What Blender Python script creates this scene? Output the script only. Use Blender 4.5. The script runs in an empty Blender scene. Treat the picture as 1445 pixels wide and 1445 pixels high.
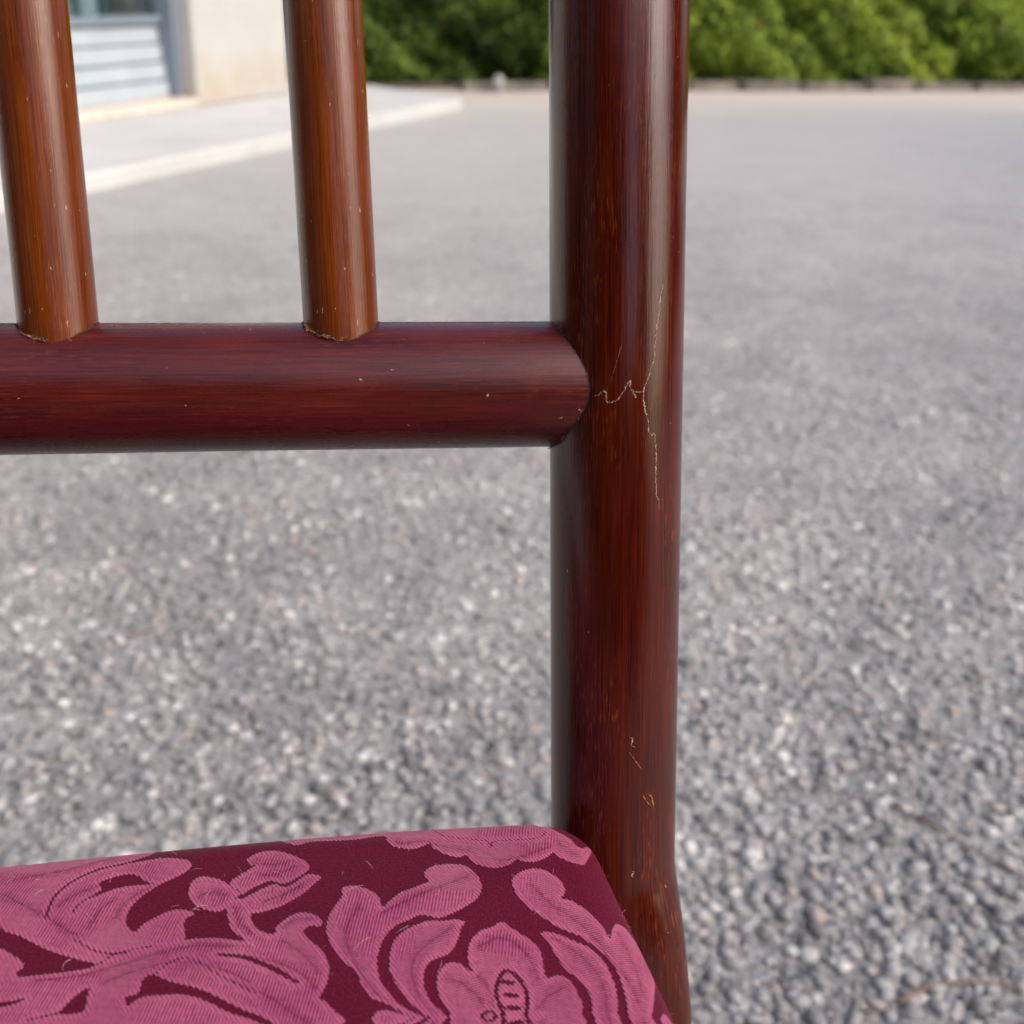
import bpy, math, random
import numpy as np
from mathutils import Matrix, Vector

random.seed(7)
rng = np.random.default_rng(11)
scene = bpy.context.scene
R_ = math.radians

# ------------------------------------------------------------------ camera
cam_d = bpy.data.cameras.new('camera')
cam = bpy.data.objects.new('camera', cam_d)
scene.collection.objects.link(cam)
scene.camera = cam
CAM = np.array([-0.0621967, -0.28828, 0.6983591])
FWD = np.array([0.10863629, 0.89977328, -0.42261826])
RGT = np.array([0.99385729, -0.10733795, 0.02694904])
UPV = np.array([0.02111495, 0.42294988, 0.90590703])
m = Matrix.Identity(4)
for i in range(3):
    m[i][0] = RGT[i]; m[i][1] = UPV[i]; m[i][2] = -FWD[i]; m[i][3] = CAM[i]
cam.matrix_world = m
cam_d.sensor_width = 36.0
cam_d.lens = 36.0 * 1600.0 / 1445.0
cam_d.clip_start = 0.02
cam_d.clip_end = 800.0
cam_d.dof.use_dof = True
cam_d.dof.focus_distance = 0.300
cam_d.dof.aperture_fstop = 13.5

# ------------------------------------------------------------------ light
SUN_EL, SUN_AZ = R_(41), R_(122)          # azimuth clockwise from +Y
world = bpy.data.worlds.new('World')
scene.world = world
world.use_nodes = True
wn = world.node_tree
sky = wn.nodes.new('ShaderNodeTexSky')
sky.sky_type = 'NISHITA'
sky.sun_disc = False
sky.sun_elevation = SUN_EL
sky.sun_rotation = SUN_AZ
sky.air_density = 1.0
sky.dust_density = 4.5
sky.ozone_density = 1.0
wn.links.new(sky.outputs[0], wn.nodes['Background'].inputs[0])
wn.nodes['Background'].inputs[1].default_value = 0.15
sd = bpy.data.lights.new('sun', 'SUN')
sd.energy = 0.7
sd.angle = R_(45)
sd.color = (1.0, 0.97, 0.93)
sun = bpy.data.objects.new('sun', sd)
scene.collection.objects.link(sun)
sdir = Vector((math.sin(SUN_AZ) * math.cos(SUN_EL), math.cos(SUN_AZ) * math.cos(SUN_EL), math.sin(SUN_EL)))
sun.rotation_euler = sdir.to_track_quat('Z', 'Y').to_euler()
scene.view_settings.view_transform = 'Standard'
scene.view_settings.look = 'None'
scene.view_settings.gamma = 1.0
scene.view_settings.exposure = 0.84
scene.view_settings.use_curve_mapping = False

# ------------------------------------------------------------------ helpers
COL = scene.collection

def tag(o, label=None, cat=None, group=None, kind=None):
    if label: o['label'] = label
    if cat: o['category'] = cat
    if group: o['group'] = group
    if kind: o['kind'] = kind
    return o

def empty(name, loc=(0, 0, 0)):
    o = bpy.data.objects.new(name, None)
    o.location = loc
    o.empty_display_size = 0.05
    COL.objects.link(o)
    return o

ORIGIN = {}
def world_loc(o):
    return ORIGIN.get(o.name, Vector(o.location))

def link(name, me, mat=None, parent=None):
    """one mesh object whose vertices are given in world space"""
    o = bpy.data.objects.new(name, me)
    COL.objects.link(o)
    if mat is not None and not me.materials:
        me.materials.append(mat)
    if parent is not None:
        o.parent = parent
        o.matrix_parent_inverse = Matrix.Translation(-world_loc(parent))
        ORIGIN[o.name] = Vector((0, 0, 0))
    return o

def mesh(name, V, F, smooth=True, uv=None, uv_loops=None):
    me = bpy.data.meshes.new(name)
    V = np.asarray(V, float)
    if isinstance(F, np.ndarray):
        n, k = F.shape
        me.vertices.add(len(V)); me.vertices.foreach_set('co', V.ravel())
        me.loops.add(n * k); me.loops.foreach_set('vertex_index', F.ravel().astype(np.int32))
        me.polygons.add(n)
        me.polygons.foreach_set('loop_start', np.arange(0, n * k, k, dtype=np.int32))
        me.polygons.foreach_set('loop_total', np.full(n, k, dtype=np.int32))
        me.update(calc_edges=True)
    else:
        me.from_pydata([tuple(v) for v in V], [], F)
        me.update()
    if smooth:
        me.polygons.foreach_set('use_smooth', np.ones(len(me.polygons), dtype=bool))
    if uv is not None:
        lay = me.uv_layers.new(name='UVMap')
        li = np.zeros(len(me.loops), dtype=np.int32)
        me.loops.foreach_get('vertex_index', li)
        lay.data.foreach_set('uv', np.asarray(uv, float)[li].ravel())
    if uv_loops is not None:
        lay = me.uv_layers.new(name='UVMap')
        lay.data.foreach_set('uv', np.asarray(uv_loops, float).ravel())
    return me

def colour_attr(me, C):
    a = me.attributes.new('tint', 'FLOAT_COLOR', 'POINT')
    C = np.asarray(C, float)
    if C.shape[1] == 3: C = np.c_[C, np.ones(len(C))]
    a.data.foreach_set('color', C.ravel())

BOXF = [(0, 3, 2, 1), (4, 5, 6, 7), (0, 1, 5, 4), (1, 2, 6, 5), (2, 3, 7, 6), (3, 0, 4, 7)]
def box(name, lo, hi, mat, parent=None, frame=None, bevel=0.0):
    """a box between two corners, in a local frame (origin, ex, ey) or world axes"""
    x0, y0, z0 = lo; x1, y1, z1 = hi
    V = [(x0, y0, z0), (x1, y0, z0), (x1, y1, z0), (x0, y1, z0), (x0, y0, z1), (x1, y0, z1), (x1, y1, z1), (x0, y1, z1)]
    if frame:
        o, ex, ey = frame
        V = [(o[0] + ex[0] * a + ey[0] * b, o[1] + ex[1] * a + ey[1] * b, c) for a, b, c in V]
    F = BOXF
    if frame and (ex[0] * ey[1] - ex[1] * ey[0]) < 0:
        F = [tuple(reversed(f)) for f in F]
    me = mesh(name, V, F, smooth=False)
    ob = link(name, me, mat, parent)
    if bevel:
        b = ob.modifiers.new('edge', 'BEVEL'); b.width = bevel; b.segments = 2
    return ob

def prism(name, poly, z0, z1, mat, parent=None, bevel=0.0):
    n = len(poly)
    V = [(x, y, z0) for x, y in poly] + [(x, y, z1) for x, y in poly]
    area = sum(poly[i][0] * poly[(i + 1) % n][1] - poly[(i + 1) % n][0] * poly[i][1] for i in range(n))
    F = [tuple(range(n - 1, -1, -1)), tuple(range(n, 2 * n))] + [(i, (i + 1) % n, n + (i + 1) % n, n + i) for i in range(n)]
    if area < 0: F = [tuple(reversed(f)) for f in F]
    ob = link(name, mesh(name, V, F, smooth=False), mat, parent)
    if bevel:
        b = ob.modifiers.new('edge', 'BEVEL'); b.width = bevel; b.segments = 2
    return ob

def loft(name, C, rad, mat, parent=None, nseg=72, front=(0, -1, 0)):
    """a swept solid: centres C, rad(i, theta) the radius; UV in metres (round, along)"""
    C = np.asarray(C, float)
    T = np.gradient(C, axis=0); T /= np.linalg.norm(T, axis=1)[:, None]
    f0 = np.asarray(front, float)
    FR = f0 - (T @ f0)[:, None] * T; FR /= np.linalg.norm(FR, axis=1)[:, None]
    SD = np.cross(T, FR)
    th = np.linspace(-math.pi, math.pi, nseg + 1)
    along = np.r_[0, np.cumsum(np.linalg.norm(np.diff(C, axis=0), axis=1))]
    n = len(C)
    V = np.zeros((n, nseg + 1, 3)); U = np.zeros((n, nseg + 1, 2))
    for i in range(n):
        r = np.array([rad(i, t) for t in th])
        V[i] = C[i] + (np.cos(th) * r)[:, None] * FR[i] + (np.sin(th) * r)[:, None] * SD[i]
        U[i, :, 0] = th * 0.018; U[i, :, 1] = along[i]
    idx = np.arange(n * (nseg + 1)).reshape(n, nseg + 1)
    Q = np.stack([idx[:-1, :-1], idx[:-1, 1:], idx[1:, 1:], idx[1:, :-1]], -1).reshape(-1, 4)
    F = [tuple(q) for q in Q.tolist()]
    F.append(tuple(int(v) for v in idx[0, :-1][::-1])); F.append(tuple(int(v) for v in idx[-1, :-1]))
    me = mesh(name, V.reshape(-1, 3), F, True, uv=U.reshape(-1, 2))
    return link(name, me, mat, parent)

def strip(P, N, W, V, F, lift=0.00006):
    """append a thin raised ribbon along P with surface normals N and half widths W"""
    P = np.asarray(P, float); N = np.asarray(N, float)
    T = np.gradient(P, axis=0); T /= np.linalg.norm(T, axis=1)[:, None] + 1e-12
    B = np.cross(N, T); B /= np.linalg.norm(B, axis=1)[:, None] + 1e-12
    b = len(V)
    for i in range(len(P)):
        V.append(P[i] + B[i] * W[i] - N[i] * 0.00004); V.append(P[i] + N[i] * lift); V.append(P[i] - B[i] * W[i] - N[i] * 0.00004)
    for i in range(len(P) - 1):
        a = b + 3 * i
        F.append((a, a + 3, a + 4, a + 1)); F.append((a + 1, a + 4, a + 5, a + 2))

def catmull(P, closed, sub):
    P = np.asarray(P, float); n = len(P); out = []
    rg = range(n) if closed else range(n - 1)
    for i in rg:
        if closed: a, b, c, d = P[i - 1], P[i], P[(i + 1) % n], P[(i + 2) % n]
        else: a, b, c, d = P[max(i - 1, 0)], P[i], P[i + 1], P[min(i + 2, n - 1)]
        for s in range(sub):
            t = s / sub
            out.append(.5 * ((2 * b) + (c - a) * t + (2 * a - 5 * b + 4 * c - d) * t * t + (3 * b - 3 * c + d - a) * t ** 3))
    if not closed: out.append(P[-1])
    return np.array(out)

# ------------------------------------------------------------------ materials
class NT:
    def __init__(self, name):
        self.m = bpy.data.materials.new(name); self.m.use_nodes = True
        self.t = self.m.node_tree; self.b = self.t.nodes['Principled BSDF']
        self.out = self.t.nodes['Material Output']
    def n(self, kind, **kw):
        nd = self.t.nodes.new('ShaderNode' + kind)
        for k, v in kw.items(): setattr(nd, k, v)
        return nd
    def put(self, sock, v):
        if isinstance(v, bpy.types.NodeSocket): self.t.links.new(v, sock)
        elif isinstance(v, (tuple, list)) and len(v) == 3 and sock.type == 'RGBA': sock.default_value = (*v, 1)
        else: sock.default_value = v
    def set(self, **kw):
        for k, v in kw.items(): self.put(self.b.inputs[k.replace('_', ' ')], v)
    def math(self, op, a, b=0.0, c=None, clamp=False):
        nd = self.n('Math', operation=op, use_clamp=clamp)
        self.put(nd.inputs[0], a); self.put(nd.inputs[1], b)
        if c is not None: self.put(nd.inputs[2], c)
        return nd.outputs[0]
    def mix(self, f, a, b, blend='MIX'):
        nd = self.n('Mix', data_type='RGBA', blend_type=blend)
        self.put(nd.inputs[0], f); self.put(nd.inputs[6], a); self.put(nd.inputs[7], b)
        return nd.outputs[2]
    def mapping(self, vec, scale=(1, 1, 1), rot=(0, 0, 0), loc=(0, 0, 0)):
        nd = self.n('Mapping'); self.put(nd.inputs[0], vec)
        nd.inputs['Scale'].default_value = scale; nd.inputs['Rotation'].default_value = rot; nd.inputs['Location'].default_value = loc
        return nd.outputs[0]
    def noise(self, vec, scale=1.0, detail=2.0, rough=0.5):
        nd = self.n('TexNoise'); self.put(nd.inputs['Vector'], vec)
        nd.inputs['Scale'].default_value = scale; nd.inputs['Detail'].default_value = detail; nd.inputs['Roughness'].default_value = rough
        return nd.outputs['Fac']
    def voronoi(self, vec, scale, feature='F1', rnd=1.0):
        nd = self.n('TexVoronoi', feature=feature); self.put(nd.inputs['Vector'], vec)
        nd.inputs['Scale'].default_value = scale; nd.inputs['Randomness'].default_value = rnd
        return nd
    def ramp(self, fac, stops, interp='LINEAR'):
        nd = self.n('ValToRGB'); self.put(nd.inputs[0], fac)
        cr = nd.color_ramp; cr.interpolation = interp
        while len(cr.elements) < len(stops): cr.elements.new(0.5)
        for e, (p, c) in zip(cr.elements, stops):
            e.position = p; e.color = (*c, 1) if isinstance(c, (tuple, list)) else (c, c, c, 1)
        return nd.outputs[0]
    def step(self, v, lo, hi):
        nd = self.n('MapRange', interpolation_type='SMOOTHSTEP'); self.put(nd.inputs[0], v)
        nd.inputs[1].default_value = lo; nd.inputs[2].default_value = hi
        return nd.outputs[0]
    def bump(self, h, dist, strength=1.0, normal=None):
        nd = self.n('Bump'); self.put(nd.inputs['Height'], h); nd.inputs['Distance'].default_value = dist
        nd.inputs['Strength'].default_value = strength
        if normal is not None: self.put(nd.inputs['Normal'], normal)
        return nd.outputs[0]
    def uv(self): return self.n('TexCoord').outputs['UV']
    def obj(self): return self.n('TexCoord').outputs['Object']
    def pos(self): return self.n('NewGeometry').outputs['Position']
    def attr(self, name): return self.n('Attribute', attribute_name=name)

def wood_mat(name, dark, mid, light, fleck, fleck_amt, off, rough=(0.10, 0.16), specks=0.85):
    k = NT(name); uv = k.uv()
    grain = k.noise(k.mapping(uv, (1600, 34, 1), loc=(off, off * 2, 0)), 1.0, 6, 0.68)
    broad = k.noise(k.mapping(uv, (170, 13, 1), loc=(off * 3, off, 0)), 1.0, 4, 0.6)
    cloud = k.noise(k.mapping(uv, (55, 26, 1), loc=(off, 4 + off, 0)), 1.0, 3, 0.5)
    v = k.math('ADD', k.math('MULTIPLY', grain, 0.72), k.math('ADD', k.math('MULTIPLY', broad, 0.30), k.math('MULTIPLY', cloud, 0.23)))
    col = k.ramp(v, [(0.44, dark), (0.63, mid), (0.84, light)])
    # short pale pores that run with the grain, in patches
    pore = k.noise(k.mapping(uv, (2300, 210, 1), loc=(off * 7, 1, 0)), 1.0, 2, 0.5)
    patch = k.noise(k.mapping(uv, (60, 20, 1), loc=(off + 9, 2, 0)), 1.0, 3, 0.6)
    pf = k.math('MULTIPLY', k.step(pore, 0.54, 0.72), k.step(patch, 0.42, 0.68))
    col = k.mix(k.math('MULTIPLY', pf, fleck_amt), col, fleck)
    # dust and tiny nicks of uneven size
    warp = k.n('MixRGB') if False else None
    jit = k.n('VectorMath', operation='ADD'); nz = k.n('TexNoise'); k.put(nz.inputs['Vector'], uv); nz.inputs['Scale'].default_value = 900.0
    sc = k.n('VectorMath', operation='SCALE'); k.put(sc.inputs[0], nz.outputs['Color']); sc.inputs['Scale'].default_value = 0.0012
    k.put(jit.inputs[0], k.mapping(uv, (1, 0.6, 1))); k.put(jit.inputs[1], sc.outputs[0])
    vo = k.voronoi(jit.outputs[0], 420.0)
    cs = k.n('SeparateColor'); k.put(cs.inputs[0], vo.outputs['Color'])
    size = k.math('MULTIPLY', k.math('MULTIPLY', cs.outputs[0], cs.outputs[0]), 0.15)
    sp = k.math('MULTIPLY', k.math('LESS_THAN', vo.outputs['Distance'], size), k.math('GREATER_THAN', cs.outputs[1], specks))
    col = k.mix(k.math('MULTIPLY', sp, 0.6), col, (0.45, 0.33, 0.24))
    film = k.noise(k.mapping(uv, (160, 90, 1), loc=(off, 7, 0)), 1.0, 5, 0.65)
    k.set(Base_Color=col, Specular_IOR_Level=0.5, IOR=1.5)
    k.put(k.b.inputs['Roughness'], k.math('ADD', rough[0], k.math('MULTIPLY', film, rough[1])))
    h = k.math('ADD', k.math('MULTIPLY', grain, 1.0), k.math('MULTIPLY', k.noise(k.mapping(uv, (60, 30, 1)), 1.0, 2, 0.5), 1.6))
    k.put(k.b.inputs['Normal'], k.bump(h, 0.00008, 0.8))
    return k.m

M = {}
M['post'] = wood_mat('wood_post', (0.018, 0.0014, 0.0007), (0.050, 0.0048, 0.0017), (0.095, 0.0145, 0.0034), (0.26, 0.052, 0.007), 0.48, 1.3, (0.06, 0.11), 0.88)
M['rail'] = wood_mat('wood_rail', (0.018, 0.0011, 0.0009), (0.066, 0.0046, 0.0028), (0.125, 0.0135, 0.0050), (0.24, 0.050, 0.014), 0.38, 5.1, (0.18, 0.20), 0.80)
M['spindle'] = wood_mat('wood_spindle', (0.040, 0.0052, 0.0011), (0.118, 0.0225, 0.0034), (0.210, 0.0560, 0.0078), (0.34, 0.115, 0.020), 0.40, 9.7, (0.08, 0.12), 0.30)
M['frame'] = wood_mat('wood_frame', (0.010, 0.0012, 0.0008), (0.036, 0.005, 0.0025), (0.08, 0.015, 0.005), (0.2, 0.05, 0.012), 0.4, 14.2)

def plain(name, col, rough=0.7, amt=0.25, scale=30.0, bump=0.0, spec=0.5, metal=0.0):
    k = NT(name); n = k.noise(k.pos(), scale, 5, 0.6)
    c = k.mix(k.step(n, 0.3, 0.7), tuple(v * (1 - amt) for v in col), tuple(min(1, v * (1 + amt)) for v in col))
    k.set(Base_Color=c, Roughness=rough, Specular_IOR_Level=spec, Metallic=metal)
    if bump: k.put(k.b.inputs['Normal'], k.bump(n, bump, 0.8))
    return k.m
M['crack'] = plain('bare_wood_crack', (0.42, 0.27, 0.19), 0.8, 0.35, 900)
M['faint_crack'] = plain('faint_crack', (0.20, 0.075, 0.045), 0.7, 0.3, 900)
M['chip'] = plain('bare_wood_chip', (0.38, 0.13, 0.035), 0.7, 0.4, 900)
M['glue'] = plain('glue_residue', (0.15, 0.075, 0.036), 0.8, 0.7, 700)
M['seam'] = plain('dark_seam', (0.022, 0.009, 0.006), 0.8, 0.4, 700)
M['lint'] = plain('lint', (0.62, 0.45, 0.46), 0.9, 0.2, 300)
M['thread'] = plain('loose_thread', (0.42, 0.06, 0.09), 0.9, 0.2, 300)
M['twig'] = plain('dry_twig', (0.19, 0.12, 0.09), 0.85, 0.5, 200)
M['bark'] = plain('bark', (0.09, 0.065, 0.045), 0.9, 0.4, 40)
M['metal'] = plain('painted_metal', (0.40, 0.46, 0.51), 0.45, 0.06, 6, 0, 0.5)
M['metal_dark'] = plain('painted_metal_frame', (0.18, 0.22, 0.27), 0.5, 0.06, 6)
M['sill'] = plain('stone_threshold', (0.62, 0.54, 0.46), 0.75, 0.10, 14, 0.001)
M['roof'] = plain('roof_edge', (0.5, 0.48, 0.45), 0.8, 0.1, 5)
M['kerb'] = plain('old_kerb', (0.17, 0.145, 0.12), 0.9, 0.4, 9, 0.004)
M['pale_stone'] = plain('pale_stone', (0.36, 0.34, 0.33), 0.85, 0.2, 20, 0.003)
M['soil'] = plain('soil', (0.10, 0.085, 0.055), 0.95, 0.4, 12, 0.02)
M['interior'] = plain('shop_interior', (0.10, 0.11, 0.12), 0.9, 0.2, 3)

def wall_mat():
    k = NT('cream_render'); P = k.pos()
    sep = k.n('SeparateXYZ'); k.put(sep.inputs[0], P)
    n = k.noise(P, 2.2, 6, 0.6); f = k.noise(P, 60, 4, 0.6)
    # rising damp: a ragged tan tide mark near the pavement
    h = k.math('ADD', sep.outputs[2], k.math('MULTIPLY', k.math('SUBTRACT', n, 0.5), 0.30))
    damp = k.math('MULTIPLY', k.math('SUBTRACT', 1.0, k.step(h, 0.16, 0.40)), k.step(k.noise(P, 7, 4, 0.6), 0.30, 0.62))
    c = k.mix(k.step(n, 0.35, 0.7), (0.43, 0.428, 0.405), (0.48, 0.477, 0.452))
    c = k.mix(k.math('MULTIPLY', damp, 0.75), c, (0.43, 0.35, 0.27))
    k.set(Base_Color=c, Roughness=0.85); k.put(k.b.inputs['Normal'], k.bump(f, 0.002, 0.5))
    return k.m
M['wall'] = wall_mat()

def slab_mat():
    k = NT('pale_concrete'); P = k.pos()
    n = k.noise(P, 3.0, 6, 0.62); f = k.noise(P, 140, 3, 0.6)
    c = k.ramp(n, [(0.28, (0.44, 0.44, 0.43)), (0.5, (0.53, 0.535, 0.53)), (0.75, (0.60, 0.605, 0.60))])
    c = k.mix(0.2, c, k.ramp(f, [(0.3, 0.3), (0.7, 0.7)]))
    k.set(Base_Color=c, Roughness=0.8); k.put(k.b.inputs['Normal'], k.bump(f, 0.001, 0.5))
    return k.m
M['slab'] = slab_mat()

STONE_RAMP = [(0.0, (0.055, 0.055, 0.06)), (0.14, (0.15, 0.15, 0.158)), (0.36, (0.25, 0.25, 0.258)), (0.60, (0.36, 0.358, 0.364)),
              (0.70, (0.42, 0.402, 0.38)), (0.75, (0.44, 0.350, 0.310)), (0.79, (0.37, 0.37, 0.382)), (0.95, (0.50, 0.50, 0.51)), (1.0, (0.70, 0.69, 0.675))]
def yard_patches(k, P, c):
    """worn tracks, washed-out and darker oily areas of the yard"""
    a = k.noise(P, 0.75, 6, 0.62); b = k.noise(k.mapping(P, (1, 1, 1), loc=(7, 3, 0)), 4.5, 5, 0.65)
    f = k.math('ADD', k.math('MULTIPLY', k.step(a, 0.30, 0.70), 0.42), k.math('MULTIPLY', k.step(b, 0.34, 0.66), 0.36))
    return k.mix(1.0, c, k.ramp(f, [(0.0, (0.70, 0.70, 0.715)), (0.4, (1.0, 0.993, 0.985)), (0.78, (1.22, 1.195, 1.165))]), 'MULTIPLY')
def asphalt_mat():
    k = NT('worn_asphalt'); P = k.pos()
    big = k.noise(P, 1.1, 5, 0.6); mid = k.noise(P, 9.0, 4, 0.6)
    v1 = k.voronoi(P, 95.0); v2 = k.voronoi(P, 230.0)
    cell = k.n('SeparateColor'); k.put(cell.inputs[0], v1.outputs['Color'])
    cell2 = k.n('SeparateColor'); k.put(cell2.inputs[0], v2.outputs['Color'])
    c1 = k.ramp(cell.outputs[0], STONE_RAMP); c2 = k.ramp(cell2.outputs[1], STONE_RAMP)
    c = k.mix(k.step(cell.outputs[1], 0.35, 0.65), c2, c1)
    edge = k.step(v1.outputs['Distance'], 0.25, 0.70)
    c = k.mix(k.math('MULTIPLY', edge, 0.32), c, (0.11, 0.11, 0.112))
    binder = k.mix(k.step(mid, 0.35, 0.65), (0.215, 0.213, 0.214), (0.305, 0.302, 0.300))
    c = k.mix(0.45, c, binder)
    c = k.mix(k.math('MULTIPLY', k.step(big, 0.35, 0.7), 0.30), c, (0.37, 0.36, 0.345))
    # sandy dust gathered along the kerb of the hedge bed; the yard also pales gradually towards it
    dot = k.n('VectorMath', operation='DOT_PRODUCT'); k.put(dot.inputs[0], P); dot.inputs[1].default_value = (-0.208, 0.978, 0.0)
    w = k.math('SUBTRACT', dot.outputs['Value'], -0.208 * 0.70 + 0.978 * 8.22)
    w = k.math('ADD', w, k.math('MULTIPLY', k.math('SUBTRACT', k.noise(P, 1.6, 5, 0.6), 0.5), 1.2))
    c = yard_patches(k, P, c)
    c = k.mix(k.math('MULTIPLY', k.step(w, -7.4, -2.6), 0.68), c, (0.49, 0.472, 0.455))
    c = k.mix(k.math('MULTIPLY', k.step(w, -2.1, -0.75), 0.72), c, (0.56, 0.495, 0.44))
    k.set(Base_Color=c, Roughness=0.85, Specular_IOR_Level=0.3)
    h = k.math('ADD', k.math('MULTIPLY', k.math('SUBTRACT', 1.0, v1.outputs['Distance']), 1.0), k.math('MULTIPLY', k.noise(P, 260, 4, 0.6), 0.6))
    k.put(k.b.inputs['Normal'], k.bump(h, 0.004, 0.8))
    return k.m
M['asphalt'] = asphalt_mat()

def stone_mat(name, by_object):
    k = NT(name); P = k.pos()
    if by_object: c = k.ramp(k.n('ObjectInfo').outputs['Random'], STONE_RAMP)
    else: c = k.attr('tint').outputs['Color']
    n = k.noise(P, 420, 4, 0.65)
    c = k.mix(0.30, c, k.mix(k.step(n, 0.35, 0.65), (0.14, 0.14, 0.145), (0.42, 0.415, 0.41)))
    c = yard_patches(k, P, c)
    k.set(Base_Color=c, Roughness=0.75, Specular_IOR_Level=0.4)
    k.put(k.b.inputs['Normal'], k.bump(n, 0.0008, 0.8))
    return k.m
M['stone'] = stone_mat('aggregate', True)
M['stones'] = stone_mat('aggregate_mass', False)

def leaf_mat():
    k = NT('hedge_leaf'); c = k.attr('tint').outputs['Color']
    k.set(Base_Color=c, Roughness=0.6, Specular_IOR_Level=0.25)
    tr = k.n('BsdfTranslucent'); k.put(tr.inputs[0], k.mix(0.5, c, (0.16, 0.24, 0.02)))
    mx = k.n('MixShader'); mx.inputs[0].default_value = 0.30
    k.t.links.new(k.b.outputs[0], mx.inputs[1]); k.t.links.new(tr.outputs[0], mx.inputs[2])
    k.t.links.new(mx.outputs[0], k.out.inputs[0])
    return k.m
M['leaf'] = leaf_mat()

def glass_mat():
    k = NT('window_glass')
    k.set(Base_Color=(0.8, 0.9, 0.92), Roughness=0.05, Transmission_Weight=1.0, IOR=1.45)
    return k.m
M['glass'] = glass_mat()

def fabric_mat():
    k = NT('damask'); uv = k.uv()
    sdf = k.attr('motif').outputs['Fac']                      # millimetres, positive inside a motif
    fine = k.noise(k.mapping(uv, (1500, 1500, 1)), 1.0, 1, 0.5)
    sep = k.n('SeparateXYZ'); k.put(sep.inputs[0], uv)
    x, y = sep.outputs[0], sep.outputs[1]
    def rib(a, b, pitch):                                      # a thread wave, 0..1
        ph = k.math('MULTIPLY', k.math('ADD', k.math('MULTIPLY', x, a), k.math('MULTIPLY', y, b)), 2 * math.pi / pitch)
        ph = k.math('ADD', ph, k.math('MULTIPLY', k.noise(k.mapping(uv, (260, 260, 1)), 1.0, 2, 0.5), 2.2))
        return k.math('ADD', k.math('MULTIPLY', k.math('SINE', ph), 0.5), 0.5)
    twill = rib(0.86, 0.50, 0.00090); warp = rib(0.98, -0.17, 0.00078); weft = rib(-0.30, 0.95, 0.00066)
    stitch = rib(0.2, 0.98, 0.0021)
    region = k.step(k.noise(k.mapping(uv, (34, 34, 1), loc=(3, 1, 0)), 1.0, 1, 0.4), 0.46, 0.54)
    band = k.step(k.math('ADD', sdf, k.math('MULTIPLY', fine, 0.5)), 1.4, 2.2)    # the bound edge of a leaf is woven another way than its middle
    ribs = k.mix(band, twill, k.mix(region, warp, weft))
    ribs = k.mix(0.20, ribs, weft); ribs = k.mix(0.10, ribs, stitch)
    broken = k.noise(k.mapping(uv, (900, 420, 1), rot=(0, 0, 0.5)), 1.0, 3, 0.6)
    ribs = k.mix(0.24, ribs, k.step(broken, 0.3, 0.7))
    jag = k.math('ADD', k.math('MULTIPLY', k.math('SUBTRACT', fine, 0.5), 0.55), k.math('MULTIPLY', k.math('SUBTRACT', twill, 0.5), 0.26))
    e = k.math('ADD', sdf, jag)
    inside = k.step(e, -0.06, 0.10)
    deep = k.step(e, 1.0, 1.7)                                  # beyond the plain bound edge the ribs show more ground
    tone = k.math('MULTIPLY', k.math('SUBTRACT', 1.0, ribs), k.math('ADD', 0.66, k.math('MULTIPLY', deep, 0.34)))
    cloud = k.noise(k.mapping(uv, (55, 40, 1)), 1.0, 4, 0.6)
    vn = k.math('ADD', k.attr('vein').outputs['Fac'], k.math('MULTIPLY', k.math('SUBTRACT', fine, 0.5), 0.5))
    line = k.math('SUBTRACT', 1.0, k.step(vn, 0.18, 0.52))                       # veins woven into the leaves
    side = k.math('MULTIPLY', k.math('SUBTRACT', 1.0, k.step(vn, 0.6, 2.2)), 0.28)  # and a ribbed shade beside them
    tone = k.math('ADD', k.math('MULTIPLY', tone, k.math('ADD', 0.85, side)), k.math('MULTIPLY', line, 0.30), None, True)
    pink = k.mix(k.step(cloud, 0.3, 0.7), (0.355, 0.074, 0.155), (0.45, 0.110, 0.198))
    low = (0.125, 0.007, 0.036)
    motif = k.mix(tone, pink, low)
    ground = k.mix(k.step(fine, 0.35, 0.75), (0.072, 0.0022, 0.014), (0.128, 0.0052, 0.028))
    ground = k.mix(k.math('MULTIPLY', warp, 0.35), ground, (0.048, 0.0015, 0.010))
    k.set(Base_Color=k.mix(inside, ground, motif), Roughness=0.62, Specular_IOR_Level=0.12)
    k.set(Sheen_Weight=k.math('ADD', 0.04, k.math('MULTIPLY', inside, 0.10)), Sheen_Roughness=0.35)
    k.b.inputs['Sheen Tint'].default_value = (1.0, 0.72, 0.80, 1)
    h = k.math('ADD', k.math('MULTIPLY', k.step(e, -0.25, 0.25), 1.0), k.math('MULTIPLY', k.math('MULTIPLY', ribs, inside), 0.55))
    h = k.math('ADD', h, k.math('MULTIPLY', fine, 0.25))
    k.put(k.b.inputs['Normal'], k.bump(h, 0.00042, 1.0))
    return k.m
M['fabric'] = fabric_mat()

# ------------------------------------------------------------------ the ground
def sheet(name, poly, z, mat):
    me = mesh(name, [(x, y, z) for x, y in poly], [tuple(range(len(poly)))], smooth=False)
    return link(name, me, mat)
ground = sheet('asphalt_ground', [(-250, -250), (250, -250), (250, 250), (-250, 250)], 0.0, M['asphalt'])
tag(ground, kind='structure', label='worn grey asphalt with exposed pale aggregate')

KD = np.array([0.978, 0.208]); KN = np.array([-0.208, 0.978]); K0 = np.array([0.70, 8.22])
def kp(s, w):
    p = K0 + KD * s + KN * w
    return (float(p[0]), float(p[1]))
bed = sheet('planting_bed', [kp(-5, 0.14), kp(22, 0.14), kp(22, 4), kp(-5, 4)], 0.006, M['soil'])
tag(bed, kind='structure', label='dark soil bed under the hedge')

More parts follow.
